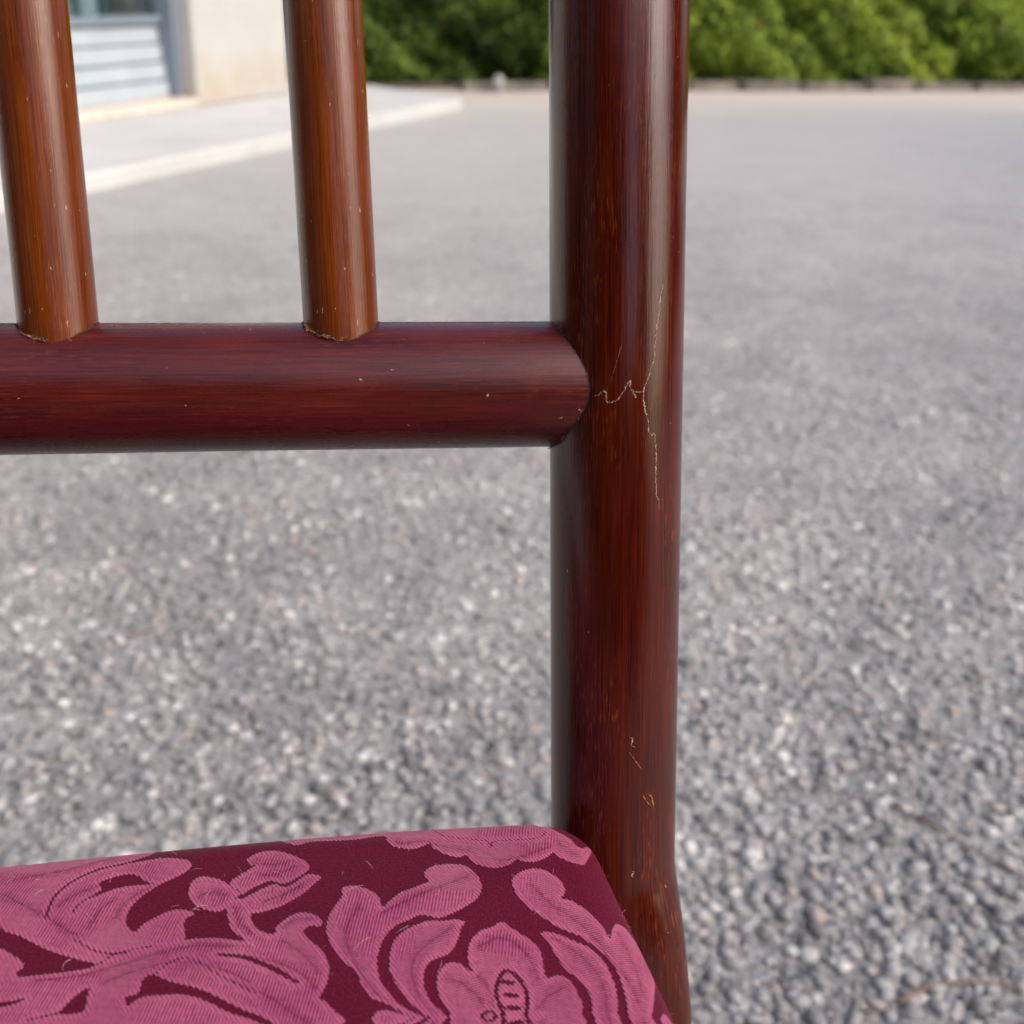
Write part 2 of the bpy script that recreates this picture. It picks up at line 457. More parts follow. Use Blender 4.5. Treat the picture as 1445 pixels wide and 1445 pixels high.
# aggregate: stones bedded in the asphalt
t_ = (1 + 5 ** .5) / 2
ICO_V = np.array([(-1, t_, 0), (1, t_, 0), (-1, -t_, 0), (1, -t_, 0), (0, -1, t_), (0, 1, t_), (0, -1, -t_), (0, 1, -t_), (t_, 0, -1), (t_, 0, 1), (-t_, 0, -1), (-t_, 0, 1)], float)
ICO_V /= np.linalg.norm(ICO_V[0])
ICO_F = np.array([(0, 11, 5), (0, 5, 1), (0, 1, 7), (0, 7, 10), (0, 10, 11), (1, 5, 9), (5, 11, 4), (11, 10, 2), (10, 7, 6), (7, 1, 8), (3, 9, 4), (3, 4, 2), (3, 2, 6), (3, 6, 8), (3, 8, 9), (4, 9, 5), (2, 4, 11), (6, 2, 10), (8, 6, 7), (9, 8, 1)])
STV = [ICO_V * (1 + rng.uniform(-.28, .28, (12, 1))) * np.array([1, rng.uniform(.6, 1), rng.uniform(.36, .6)]) for _ in range(14)]
def ramp_col(v):
    ps = np.array([s[0] for s in STONE_RAMP]); cs = np.array([s[1] for s in STONE_RAMP])
    return np.stack([np.interp(v, ps, cs[:, i]) for i in range(3)], -1)
def scatter(n, x0, x1, y0, y1, r0, r1, power):
    x = rng.uniform(x0, x1, n); y = rng.uniform(y0, y1, n)
    r = r0 + (r1 - r0) * rng.random(n) ** power
    return np.c_[x, y, r]
def scatter_fan(n, y1, a, b, r0, r1, power):
    """denser near the chair, thinning out with distance"""
    y = .02 + y1 * rng.beta(a, b, n); x = -.06 + rng.uniform(-1, 1, n) * (.62 + .62 * y)
    return np.c_[x, y, r0 + (r1 - r0) * rng.random(n) ** power]
ST = np.vstack([scatter_fan(2600, 2.0, 1.0, 1.8, .0065, .0110, 1.6), scatter_fan(62000, 4.8, 1.05, 2.6, .0032, .0098, 2.4)])
d3 = np.c_[ST[:, :2], np.zeros(len(ST))] - CAM
dz = d3 @ FWD; px = 722.5 + 1600 * (d3 @ RGT) / dz; py = 722.5 - 1600 * (d3 @ UPV) / dz
seen = (px > -5) & (px < 1450) & (py < 1450) & ((px > 975) | ((py < 1160) & (py > 660) & (px < 765)))
rank = np.where(seen, ST[:, 2] / dz, 0)
top = np.argsort(-rank)[:300]
is_top = np.zeros(len(ST), bool); is_top[top] = True
stone_me = []
for v in STV:
    me = mesh('aggregate_stone', v, ICO_F, True); me.materials.append(M['stone']); stone_me.append(me)
for i in top:
    o = bpy.data.objects.new('aggregate_stone', stone_me[int(rng.integers(14))])
    r = ST[i, 2]; o.location = (ST[i, 0], ST[i, 1], r * rng.uniform(.05, .35)); o.scale = (r, r, r)
    o.rotation_euler = (rng.uniform(-.4, .4), rng.uniform(-.4, .4), rng.uniform(0, 6.28))
    o.parent = ground; COL.objects.link(o)
rest = ST[~is_top]
Vs = np.zeros((len(rest), 12, 3)); sv = rng.integers(0, 14, len(rest)); az = rng.uniform(0, 6.28, len(rest)); tl = rng.uniform(-.4, .4, len(rest))
for kx in range(14):
    mk = sv == kx; v = np.repeat(STV[kx][None], mk.sum(), 0)
    c, s = np.cos(tl[mk])[:, None], np.sin(tl[mk])[:, None]
    yy, zz = v[..., 1] * c - v[..., 2] * s, v[..., 1] * s + v[..., 2] * c
    c, s = np.cos(az[mk])[:, None], np.sin(az[mk])[:, None]
    Vs[mk] = np.stack([v[..., 0] * c - yy * s, v[..., 0] * s + yy * c, zz], -1)
Vs *= rest[:, 2][:, None, None]
Vs += np.c_[rest[:, :2], rest[:, 2] * (rng.uniform(-.2, .3, len(rest)) - .30 * np.clip((rest[:, 1] - .7) / 1.6, 0, 1))][:, None, :]
Fs = (ICO_F[None] + 12 * np.arange(len(rest))[:, None, None]).reshape(-1, 3)
me = mesh('aggregate_mass', Vs.reshape(-1, 3), Fs, True)
colour_attr(me, np.repeat(ramp_col(np.clip(rng.random(len(rest)) + np.where(rest[:, 2] > .0075, .09, 0.0), 0, 1)), 12, 0))
tag(link('small_aggregate', me, M['stones'], ground), kind='stuff')

def tube_curve(name, P, r0, r1, mat, n=7):
    P = catmull(P, False, 6)
    r = np.linspace(r0, r1, len(P))
    return loft(name, P, lambda i, t: r[i] * (1 + .12 * math.sin(3 * t + i)), mat, None, n, front=(0.1, 0.2, 1))
tw = [([(.405, .520, .005), (.435, .487, .004), (.452, .452, .005), (.480, .425, .004), (.488, .40, .003)],   .0013, .0008, 'thin curved brown twig lying on the asphalt, farther of the two at lower right'),
      ([(.315, .298, .004), (.345, .310, .005), (.372, .312, .005), (.400, .308, .005), (.425, .300, .003)],   .0018, .0010, 'arched brown twig lying on the asphalt in the lower right corner')]
for P, a, b, lab in tw:
    tag(tube_curve('twig', P, a, b, M['twig']), lab, 'twig', 'dry twigs on the asphalt')
tag(tube_curve('twig', [(-.375, .862, .004), (-.362, .872, .005), (-.348, .884, .004), (-.340, .890, .003)], .0015, .0009, M['twig']),
    'short reddish twig on the asphalt left of the chair, below the rail', 'twig', 'dry twigs on the asphalt')

# ------------------------------------------------------------------ pavement and shop building
ED = (0.43, 0.903); EN = (-0.903, 0.43)            # along the facade, into the building
BO = (-1.01, 6.19)                                 # foot of the corner pier
BF = (BO, ED, EN)
BF2 = (BO, ED, EN)
def bpnt(s, w): return (BO[0] + ED[0] * s + EN[0] * w, BO[1] + ED[1] * s + EN[1] * w)
pav = prism('pavement', [bpnt(-9, -.88), bpnt(1.34, -.96), bpnt(1.90, .02), bpnt(1.9, .6), bpnt(1.0, .6), bpnt(1.0, .3), bpnt(-9, .3)], -0.02, 0.06, M['slab'], bevel=0.012)
tag(pav, kind='structure', label='raised pale concrete pavement along the shop')
bld = empty('shop_building', (*bpnt(0, 1), 0.1))
tag(bld, 'cream rendered shop building with grey-blue metal shopfront and stained corner pier', 'building')
box('wall', (0, 0.0, 0.062), (0.96, 6.0, 3.4), M['wall'], bld, BF2, 0.01)
box('wall', (-6.6, 0.0, 0.062), (-3.0, 6.0, 3.4), M['wall'], bld, BF2, 0.01)
box('wall', (-2.997, 0.003, 2.3), (-0.003, 5.99, 3.397), M['wall'], bld, BF2)
box('wall', (-2.997, 3.0, 0.063), (-0.003, 5.98, 2.297), M['interior'], bld, BF2)
box('floor', (-2.996, 0.145, 0.064), (-0.004, 2.99, 0.09), M['interior'], bld, BF2)
rf = box('roof', (-6.9, -0.35, 3.403), (1.1, 6.3, 3.6), M['roof'], bld, BF2, 0.02)
box('threshold', (-2.996, 0.0, 0.063), (-0.004, 0.20, 0.105), M['sill'], bld, BF2, 0.006)
# the metal stall riser: horizontal slats, each a piece of its own
z = 0.107
for i in range(4):
    h = 0.088
    s_ = box('slat', (-2.95, 0.140 + 0.012 * i, z), (-0.05, 0.172 + 0.012 * i, z + h - 0.010), M['metal'], bld, BF2, 0.004)
    z += h
box('riser_panel', (-2.94, 0.190, 0.107), (-0.06, 0.21, 0.455), M['metal_dark'], bld, BF2)
win = box('window_frame', (-2.95, 0.150, 0.462), (-0.05, 0.23, 0.50), M['metal_dark'], bld, BF2, 0.004)
for s0 in (-2.993, -1.55, -0.048):
    box('mullion', (s0, 0.148 if s0 < -1 else 0.085, 0.107 if s0 != -1.55 else 0.502), (s0 + 0.044, 0.232, 2.295), M['metal_dark'], win, BF2, 0.003)
box('pane', (-1.504, 0.186, 0.502), (-0.05, 0.194, 2.29), M['glass'], win, BF2)
box('pane', (-2.945, 0.186, 0.502), (-1.552, 0.194, 2.29), M['glass'], win, BF2)
# fabric hangings that stand behind the shop window
hang = [((0.55, 0.62, 0.66), .10), ((0.10, 0.20, 0.16), .05), ((0.28, 0.46, 0.42), .09), ((0.26, 0.20, 0.12), .05), ((0.34, 0.48, 0.50), .08), ((0.14, 0.20, 0.22), .05),
        ((0.48, 0.58, 0.66), .09), ((0.08, 0.12, 0.18), .06)]
names = ['pale grey', 'dark green', 'sea green', 'olive brown', 'pale teal', 'slate', 'light blue', 'navy']
where = ['farthest from the pier', 'beside the pale grey one', 'in the middle of the window', 'between the two greenish ones', 'right of the olive brown one', 'right of the pale teal one', 'near the pier', 'closest to the cream pier']
s = -0.93
for (c, w), nm, wh in zip(hang, names, where):
    w *= 1.45
    n = 14; V = []; 
    for zz in (0.10, 2.2):
        for i in range(n + 1):
            V.append((*bpnt(s + (w - .012) * i / n, 0.42 + 0.012 * math.sin(i * 1.9)), zz))
        for i in range(n, -1, -1):
            V.append((*bpnt(s + (w - .012) * i / n, 0.428 + 0.012 * math.sin(i * 1.9)), zz))
    k2 = 2 * (n + 1)
    F = [(i, (i + 1) % k2, k2 + (i + 1) % k2, k2 + i) for i in range(k2)]
    o = link('hanging_cloth', mesh('hanging_cloth', V, F, True), plain('cloth_' + nm.replace(' ', '_'), c, 0.85, 0.1, 20))
    tag(o, nm + ' cloth hanging behind the shop window, ' + wh, 'cloth', 'cloths behind the shop window')
    s += w

# ------------------------------------------------------------------ kerb and hedges
kerb = empty('hedge_kerb', (*kp(0, .06), 0.0))
tag(kerb, 'low weathered stone kerb edging the hedge bed', 'kerb')
s = -0.2
while s < 13:
    L = rng.uniform(.42, .70); a, b = s + .012, s + L - .012
    h = rng.uniform(.055, .095); j = rng.uniform(-.02, .02)
    poly = [kp(a + rng.uniform(0, .02), -.02 + j), kp((a + b) / 2, -.03 + j + rng.uniform(-.01, .01)), kp(b - rng.uniform(0, .02), -.02 + j), kp(b, .11 + j), kp(a, .11 + j)]
    prism('kerb_stone', poly, -0.01, h, M['kerb'], kerb, 0.012)
    s += L
P0 = np.array(kp(0.04, -0.13))
V = ICO_V * np.array([.062, .055, .085]) * (1 + rng.uniform(-.18, .18, (12, 1))) + np.array([*P0, .055])
o = link('boulder', mesh('boulder', V, ICO_F, False), M['pale_stone'])
b = o.modifiers.new('round', 'SUBSURF'); b.levels = 1; b.render_levels = 2
tag(o, 'small pale upright stone at the end of the hedge kerb', 'stone')

def lumps(s, z, ph):
    return (.08 * np.sin(2.3 * s + ph) * np.cos(5.9 * z + ph) + .09 * np.sin(5.1 * s + 1.7 * ph + 6.5 * z) + .075 * np.sin(8.7 * s - 11 * z + ph) + .06 * np.sin(15 * s + 19 * z))
def hedge(label, s0, s1, w0, depth, height, n, cols, ph, z0):
    root = empty('hedge', (*kp((s0 + s1) / 2, w0 + depth / 2), 0.0))
    tag(root, label, 'hedge', None)
    ns = rng.uniform(s0, s1, n); nz = z0 + (height - z0) * rng.random(n) ** 1.25
    layer = np.abs(rng.normal(0, .16, n)); layer[rng.random(n) < .12] += rng.uniform(0, depth * .6)
    front = w0 + .18 - lumps(ns, nz, ph) * .9 + layer + .10 * np.clip((.25 - nz) / .25, 0, 1)
    ontop = rng.random(n) < .12
    nz = np.where(ontop, height + .1 * np.sin(4 * ns) - layer * .5, nz); front = np.where(ontop, w0 + .1 + rng.random(n) * depth, front)
    C = K0 + ns[:, None] * KD + front[:, None] * KN
    C = np.c_[C, nz]
    nrm = np.c_[np.tile(-KN, (n, 1)), np.full(n, .55)] + rng.normal(0, .75, (n, 3)); nrm /= np.linalg.norm(nrm, axis=1)[:, None]
    a = np.cross(nrm, rng.normal(0, 1, (n, 3))); a /= np.linalg.norm(a, axis=1)[:, None]; b = np.cross(nrm, a)
    L = rng.uniform(.020, .042, n)[:, None]; W = L * rng.uniform(.42, .6, n)[:, None]
    V = np.stack([C - a * L, C + b * W + nrm * L * .15, C + a * L, C - b * W + nrm * L * .15], 1).reshape(-1, 3)
    F = np.arange(4 * n).reshape(n, 4)
    me = mesh('foliage', V, F, False)
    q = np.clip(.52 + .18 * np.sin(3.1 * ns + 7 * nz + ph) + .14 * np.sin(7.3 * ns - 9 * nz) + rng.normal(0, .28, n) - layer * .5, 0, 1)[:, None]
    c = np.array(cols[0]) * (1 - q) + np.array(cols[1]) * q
    dead = rng.random(n) < .02; c[dead] = (.16, .11, .05)
    colour_attr(me, np.repeat(c, 4, 0))
    link('foliage', me, M['leaf'], root)
    s = s0 + .2
    while s < s1:
        w = w0 + .62 + rng.uniform(-.1, .1); p = kp(s, w); q_ = kp(s + rng.uniform(-.15, .15), w + rng.uniform(-.1, .1))
        P = [(*p, 0), (*p, .25), ((p[0] + q_[0]) / 2, (p[1] + q_[1]) / 2, .7), (*q_, height * .85)]
        P = catmull(P, False, 3); rr = np.linspace(.022, .008, len(P))
        loft('stem', P, lambda i, t: rr[i], M['bark'], root, 7)
        s += rng.uniform(.4, .7)
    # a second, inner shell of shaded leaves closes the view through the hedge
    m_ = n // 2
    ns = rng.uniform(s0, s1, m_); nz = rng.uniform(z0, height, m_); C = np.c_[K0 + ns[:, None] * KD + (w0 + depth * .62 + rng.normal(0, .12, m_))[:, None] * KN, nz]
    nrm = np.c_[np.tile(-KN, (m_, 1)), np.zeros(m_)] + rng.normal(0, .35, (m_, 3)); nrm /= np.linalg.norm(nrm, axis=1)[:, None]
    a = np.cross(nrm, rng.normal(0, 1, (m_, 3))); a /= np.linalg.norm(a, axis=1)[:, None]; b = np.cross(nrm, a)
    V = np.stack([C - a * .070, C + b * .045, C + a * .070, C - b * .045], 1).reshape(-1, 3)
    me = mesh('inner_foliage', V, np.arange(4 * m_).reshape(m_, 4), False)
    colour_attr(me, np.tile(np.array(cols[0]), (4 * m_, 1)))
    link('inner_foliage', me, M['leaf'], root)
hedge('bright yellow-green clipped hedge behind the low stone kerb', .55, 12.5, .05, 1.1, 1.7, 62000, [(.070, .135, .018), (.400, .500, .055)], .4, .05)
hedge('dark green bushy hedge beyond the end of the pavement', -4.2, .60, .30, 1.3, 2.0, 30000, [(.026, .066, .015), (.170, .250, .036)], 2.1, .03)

# ------------------------------------------------------------------ unseen conifer screens, added to give the varnish dark reflections
def screen(label, a, b, height, n):
    a = np.array(a, float); b = np.array(b, float); L = np.linalg.norm(b - a); d = (b - a) / L; nn = np.array([-d[1], d[0]])
    root = empty('added_conifer_screen', (*((a + b) / 2), 0.0)); tag(root, label, 'hedge')
    s = rng.uniform(0, L, n); h = height * (1 + .12 * np.sin(s * 2.1) + .08 * np.sin(s * 5.3))
    z = h * rng.random(n) ** .9; w = rng.normal(0, .55, n) * (1.1 - z / h)
    C = np.c_[a + s[:, None] * d + w[:, None] * nn, z]
    nr = rng.normal(0, 1, (n, 3)); nr /= np.linalg.norm(nr, axis=1)[:, None]
    u = np.cross(nr, rng.normal(0, 1, (n, 3))); u /= np.linalg.norm(u, axis=1)[:, None]; v = np.cross(nr, u)
    V = np.stack([C - u * .2, C + v * .12, C + u * .2, C - v * .12], 1).reshape(-1, 3)
    me = mesh('foliage', V, np.arange(4 * n).reshape(n, 4), False)
    q = rng.random(n)[:, None]; colour_attr(me, np.repeat(np.array((.02, .04, .014)) * (1 - q) + np.array((.05, .085, .022)) * q, 4, 0))
    link('foliage', me, M['leaf'], root)
    for k_ in np.arange(.6, L, 1.4):
        p = a + d * k_; P = np.array([(*p, zz) for zz in np.linspace(0, height * .8, 6)]); rr = np.linspace(.09, .03, 6)
        loft('trunk', P, lambda i, t: rr[i], M['bark'], root, 8)
def az(deg, d): return (d * math.sin(R_(deg)), d * math.cos(R_(deg)))
screen('tall dark conifer screen, unseen and added for reflections, straight behind the photographer', az(173, 9), az(240, 9), 5.2, 12000)
screen('short stretch of tall dark conifers, added for reflections, unseen in the far corner behind the photographer', az(133, 9), az(159, 9), 5.2, 4500)
screen('low clipped conifers, unseen, added to darken reflections from the gap behind the photographer', az(159, 9), az(173, 9), 2.3, 2200)
screen('unseen dark conifers added for reflections between the shop and the yard corner behind the photographer', az(247, 8), az(268, 7), 4.6, 3500)
screen('tall dark conifer screen, added for reflections, unseen beside the yard to the right of the chair', az(62, 9), az(96, 9), 4.4, 5500)

# ------------------------------------------------------------------ the chair
ZR = 0.60; LEAN = math.tan(R_(15)); XC = -0.217
CH = empty('chair', (XC, -0.24, 0.0))
tag(CH, 'dark mahogany-stained wooden chair with spindle back and crimson damask seat', 'chair')
RP = 0.018
def mirror(P):
    P = np.array(P, float); P[:, 0] = 2 * XC - P[:, 0]; return P

def post_path(side):
    C = []
    for zz in np.r_[np.linspace(0, .40, 22), np.linspace(.41, .52, 34), np.linspace(.53, .925, 40)]:
        if zz > .445: y = LEAN * (zz - ZR)
        else:
            t = (.445 - zz) / .445
            y = LEAN * (.445 - ZR) - LEAN * .445 * t * .55 + .155 * t * t
        x = -0.00736 * (zz - ZR)
        C.append((x, y, zz))
    C = np.array(C)
    return C if side > 0 else mirror(C)
def post_rad(C):
    def rad(i, th):
        zz = C[i][2]
        t = min(max((.467 - zz) / .041, 0), 1)
        n = 2 + 3.5 * t
        taper = .0218 if zz > .36 else .0160 + .0065 * (zz / .36)
        h = RP * (1 - t) + taper * t
        c, s = abs(math.cos(th)), abs(math.sin(th))
        r = h / ((c ** n + s ** n) ** (1 / n))
        if zz > .90: r *= math.sqrt(max(.02, 1 - ((zz - .90) / .0255) ** 2))
        return r
    return rad
posts = []
for sd_ in (1, -1):
    C = post_path(sd_)
    posts.append(loft('back_post', C, post_rad(C), M['post'], CH, 96))
posts[0]['label'] = 'round back post with a pale branching crack in its lacquer'

def wobble(base, amp, f, ph):
    return lambda i, th: base * (1 + amp * math.sin(f * i + ph))
xs = np.linspace(-.002, 2 * XC + .002, 60)
RR_ = 0.01685; YR = 0.0020            # the rail sits a little behind the posts' centre line
rail = loft('lower_rail', [(x, YR, ZR) for x in xs[::-1]], wobble(RR_, .003, .35, 1), M['rail'], CH, 80, front=(0, -1, 0))
ztop = .905; ytop = LEAN * (ztop - ZR)
top = loft('top_rail', [(x, ytop - .012 * (1 - ((x - XC) / .217) ** 2), ztop + .004 * (1 - ((x - XC) / .217) ** 2)) for x in np.linspace(-.002, 2 * XC + .002, 40)[::-1]], wobble(.0175, .002, .4, 2), M['rail'], CH, 64, front=(0, -1, 0))
SP = [(-.0734, -.031), (-.1447, -.031), (XC, 0.0), (2 * XC + .1447, .031), (2 * XC + .0734, .031)]
for j, (x0, sx) in enumerate(SP):
    C = [(x0 + sx * (zz - .617), LEAN * (zz - ZR) - (.008 * max(0, (zz - .80) / .10)), zz) for zz in np.linspace(ZR, ztop - .004, 44)]
    loft('spindle', C, wobble(.0097, .006, .22 + .02 * j, j), M['spindle'], CH, 56)

# marks on the cracked post: (angle round the post, distance along its axis from the rail)
AX = np.array([-0.00736, LEAN, 1.0]); AX /= np.linalg.norm(AX)
FRT = np.array([0, -1.0, 0]); FRT -= FRT @ AX * AX; FRT /= np.linalg.norm(FRT); SID = np.cross(AX, FRT)
if SID[0] < 0: SID = -SID
def on_post(th, t):
    n = math.cos(th) * FRT + math.sin(th) * SID
    return np.array([0, 0, ZR]) + AX * t + n * RP, n
MARKS = {"crack":[[0.51,0.02675],[0.4607,0.02395],[0.4567,0.02116],[0.4484,0.01929],[0.4079,0.01648],[0.3882,0.0132],[0.3747,0.01037],[0.3549,0.00755],[0.316,0.00567],[0.287,0.00379],[0.2292,0.00144],[0.2014,-0.00045],[0.2028,-0.00236],[0.2249,-0.00476],[0.2744,-0.0072],[0.2888,-0.01011],[0.3366,-0.0116],[0.3845,-0.01141],[0.4063,-0.01362],[0.4224,-0.01656],[0.4286,-0.01951],[0.4212,-0.02245],[0.4303,-0.02492],[0.4504,-0.02792],[0.4797,-0.02897],[0.5113,-0.03151]],"branch":[[0.2014,-0.00045],[0.0623,-0.0003],[0.0809,-0.00158],[0.0335,-0.00014],[-0.0078,0.0013],[0.0132,0.00234],[-0.0348,0.00178],[-0.0871,-0.0001],[-0.1656,-0.002],[-0.271,-0.00285],[-0.3242,-0.00296],[-0.3381,-0.00129],[-0.3653,-0.0001],[-0.4328,-0.00059],[-0.5298,-0.00158]],"faint":[[-0.3385,-0.0001],[-0.2731,0.00299],[-0.2086,0.0063],[-0.1447,0.01052],[-0.1243,0.01169]],"chipa":[[0.0515,-0.09773],[0.1153,-0.09965],[0.1807,-0.10134],[0.2442,-0.10299]],"chipb":[[0.2569,-0.10972],[0.3072,-0.11174],[0.3762,-0.11337],[0.4678,-0.11515]],"chipc":[[0.3394,-0.11013],[0.4187,-0.11147],[0.4568,-0.11337],[0.4773,-0.11519]],"chipd":[[0.0565,-0.0935],[0.1008,-0.0939],[0.0761,-0.09588],[0.1396,-0.09632]],"scuff":[[-0.1244,-0.07251],[-0.0956,-0.07448],[-0.0416,-0.07713],[0.0131,-0.07981]],"white":[[0.0967,-0.13232],[0.1351,-0.13296],[0.0975,-0.13372],[0.1245,-0.13448]]}
def mark(name, keys, half, mat, jit, parent, lift=0.00006):
    V, F = [], []
    for kx in keys:
        pts = catmull(MARKS[kx], False, 7); n = len(pts)
        jt = rng.normal(0, jit, (n, 2)); jt[:, 0] /= RP
        P, N = zip(*[on_post(a + j[0], t + j[1]) for (a, t), j in zip(pts, jt)])
        fade = np.clip(np.minimum(np.arange(n), np.arange(n)[::-1]) / 6.0, .25, 1)
        strip(P, N, half * fade * (.12 + 1.7 * rng.random(n) ** 1.6), V, F, lift)
    return link(name, mesh(name, V, F, True), mat, parent)
mark('crack_gap', ['crack', 'branch'], .00021, M['seam'], .00006, posts[0], .00004)
mark('lacquer_crack', ['crack', 'branch'], .00014, M['crack'], .00013, posts[0], .00010)
mark('hairline_crack', ['faint'], .00008, M['faint_crack'], .00005, posts[0])
mark('wood_chip', ['chipa', 'chipb', 'chipc'], .00018, M['chip'], .00005, posts[0], .00012)
for kx in ('chipd', 'white'):
    mark('paint_nick', [kx], .00012, M['lint'], .00012, posts[0])

# seam and dried glue where rail meets post
def rail_post(ph, extra=0.0):
    y = YR - math.cos(ph) * (RR_ + extra); zz = math.sin(ph) * (RR_ + extra)
    dp = y * math.cos(R_(15)) - zz * math.sin(R_(15))
    x = -math.sqrt(max(1e-8, (RP + extra) ** 2 - dp ** 2))
    n = np.array([-.6, -math.cos(ph), math.sin(ph)]); n /= np.linalg.norm(n)
    return np.array([x, y, ZR + zz]), n
V, F = [], []
ph = np.linspace(-2.9, 2.9, 160)
P, N = zip(*[rail_post(a, .00003) for a in ph])
strip(P, N, rng.uniform(.00016, .00042, len(ph)), V, F, .00012)
link('joint_seam', mesh('joint_seam', V, F, True), M['seam'], rail)
def crumbs(name, fn, spans, n, size, mat, parent):
    V, F = [], []
    for _ in range(n):
        a0, a1 = spans[int(rng.integers(len(spans)))]
        a = rng.uniform(a0, a1); p, nn = fn(a); p2, _n = fn(a + rng.uniform(-.12, .12))
        p = p + nn * .0001 + rng.normal(0, .00022, 3); L = size * rng.uniform(.3, 1.3)
        d = (p2 - p); d /= np.linalg.norm(d) + 1e-9; d += rng.normal(0, .35, 3)
        q = np.array([p - d * L, p, p + d * L * .8]); q[1] += nn * L * .25
        strip(q, np.array([nn] * 3), np.array([.2, 1, .3]) * L * .28, V, F, L * .2)
    return link(name, mesh(name, V, F, True), mat, parent)
crumbs('glue_residue', rail_post, [(-1.3, -.1), (.25, 1.45)], 48, .00055, M['glue'], rail)
for (x0, sx) in SP[:2]:
    def sp_fn(a, x0=x0):
        px_, py_ = x0 + .0099 * math.sin(a), -.0099 * math.cos(a)
        zz = math.sqrt(RR_ ** 2 - (py_) ** 2)
        n = np.array([math.sin(a) * .5, -math.cos(a), .9]); n /= np.linalg.norm(n)
        return np.array([px_, py_ + .0042, ZR + math.sqrt(max(1e-9, RR_ ** 2 - (py_ + .0042 - YR) ** 2)) + .00015]), n
    V, F = [], []
    ph = np.linspace(-1.7, 1.7, 70); P, N = zip(*[sp_fn(a) for a in ph])
    strip(P, N, rng.uniform(.0001, .0004, len(ph)), V, F, .00015)
    link('joint_seam', mesh('joint_seam', V, F, True), M['seam'], rail)
    crumbs('glue_residue', sp_fn, [(-1.2, .1), (-.9, -.2)], 46, .0009, M['glue'], rail)

# seat frame and front legs
def seg_rail(name, a, b, z0, z1, th):
    a = np.array(a); b = np.array(b); d = (b - a) / np.linalg.norm(b - a); n = np.array([-d[1], d[0]]) * th / 2
    return prism(name, [tuple(a + n), tuple(b + n), tuple(b - n), tuple(a - n)], z0, z1, M['frame'], CH, 0.004)
seg_rail('side_rail', (-.020, -.075), (.018, -.395), .385, .448, .024)
seg_rail('side_rail', (2 * XC + .020, -.075), (2 * XC - .018, -.395), .385, .448, .024)
seg_rail('front_rail', (2 * XC + .006, -.418), (-.006, -.418), .385, .448, .024)
seg_rail('rear_rail', (2 * XC + .024, -.052), (-.024, -.052), .385, .447, .022)
seg_rail('side_stretcher', (-.008, -.05), (.022, -.40), .155, .180, .020)
seg_rail('side_stretcher', (2 * XC + .008, -.05), (2 * XC - .022, -.40), .155, .180, .020)
seg_rail('cross_stretcher', (2 * XC + .02, -.22), (-.02, -.22), .158, .178, .018)
for sx in (1, -1):
    C = np.array([(.026, -.412, zz) for zz in np.linspace(0, .452, 24)])
    if sx < 0: C = mirror(C)
    def lr(i, th, C=C):
        h = .013 + .009 * min(1, C[i][2] / .34); n = 5
        return h / ((abs(math.cos(th)) ** n + abs(math.sin(th)) ** n) ** (1 / n))
    loft('front_leg', C, lr, M['frame'], CH, 40)

# upholstered seat: a cloth laid over a rounded trapezoid pad; UV = cloth coordinates in metres
ZT, RRL = 0.492, 0.014
def seat_outline():
    # half outline (right side) then mirrored about x=XC
    Rc=.017; sp=.150
    def yb(x): return -.0395-.0065*np.clip((-.05-x)/.12,0,1)**1.5
    # side line: x = .0010+RRL_off ... passes (.0,-.0564)-> measured silhouette
    def xs(y): return -.0062+sp*(-.0564-y)
    pts=[]
    # back edge from centre to corner
    c=np.array([xs(-.0395-Rc)-Rc*1.0,-.0405-Rc])
    for x in np.linspace(XC,c[0],60): pts.append((x,yb(x)))
    a0=np.pi/2; a1=np.arctan2(.147,.989)  # normal of side (1,.15)
    for a in np.linspace(a0,a1,14)[1:]: pts.append((c[0]+Rc*np.cos(a),c[1]+Rc*np.sin(a)))
    # side
    p=np.array(pts[-1]); d=np.array([sp,-1.])
    yf=-.445; Rf=.05
    for y in np.linspace(p[1],yf+Rf,50)[1:]: pts.append((p[0]+sp*(p[1]-y),y))
    p=np.array(pts[-1]); n=np.array([1,sp])/np.hypot(1,sp); cf=p-n*Rf
    b0=np.arctan2(n[1],n[0])
    for a in np.linspace(b0,-np.pi/2,14)[1:]: pts.append((cf[0]+Rf*np.cos(a),cf[1]+Rf*np.sin(a)))
    p=np.array(pts[-1])
    for x in np.linspace(p[0],XC,40)[1:]: pts.append((x,p[1]))
    P=np.array(pts); M=P[::-1].copy(); M[:,0]=2*XC-M[:,0]
    return np.vstack([P,M[1:-1]])
def near_poly(Q,P):
    """distance (positive inside) and nearest point of closed polygon P for each Q"""
    A=P; B=np.roll(P,-1,0); best=np.full(len(Q),1e9); npnt=np.zeros_like(Q); cross=np.zeros(len(Q),int)
    for a,b in zip(A,B):
        e=b-a; L=e@e
        if L<1e-16: continue
        t=np.clip(((Q-a)@e)/L,0,1); n=a+t[:,None]*e; d=((Q-n)**2).sum(1)
        m=d<best; best[m]=d[m]; npnt[m]=n[m]
        c=(a[1]>Q[:,1])!=(b[1]>Q[:,1])
        if c.any():
            xi=a[0]+(Q[:,1]-a[1])*e[0]/(e[1] if e[1] else 1e-12); cross+=(c&(Q[:,0]<xi))
    return np.sqrt(best)*np.where(cross%2,1,-1),npnt
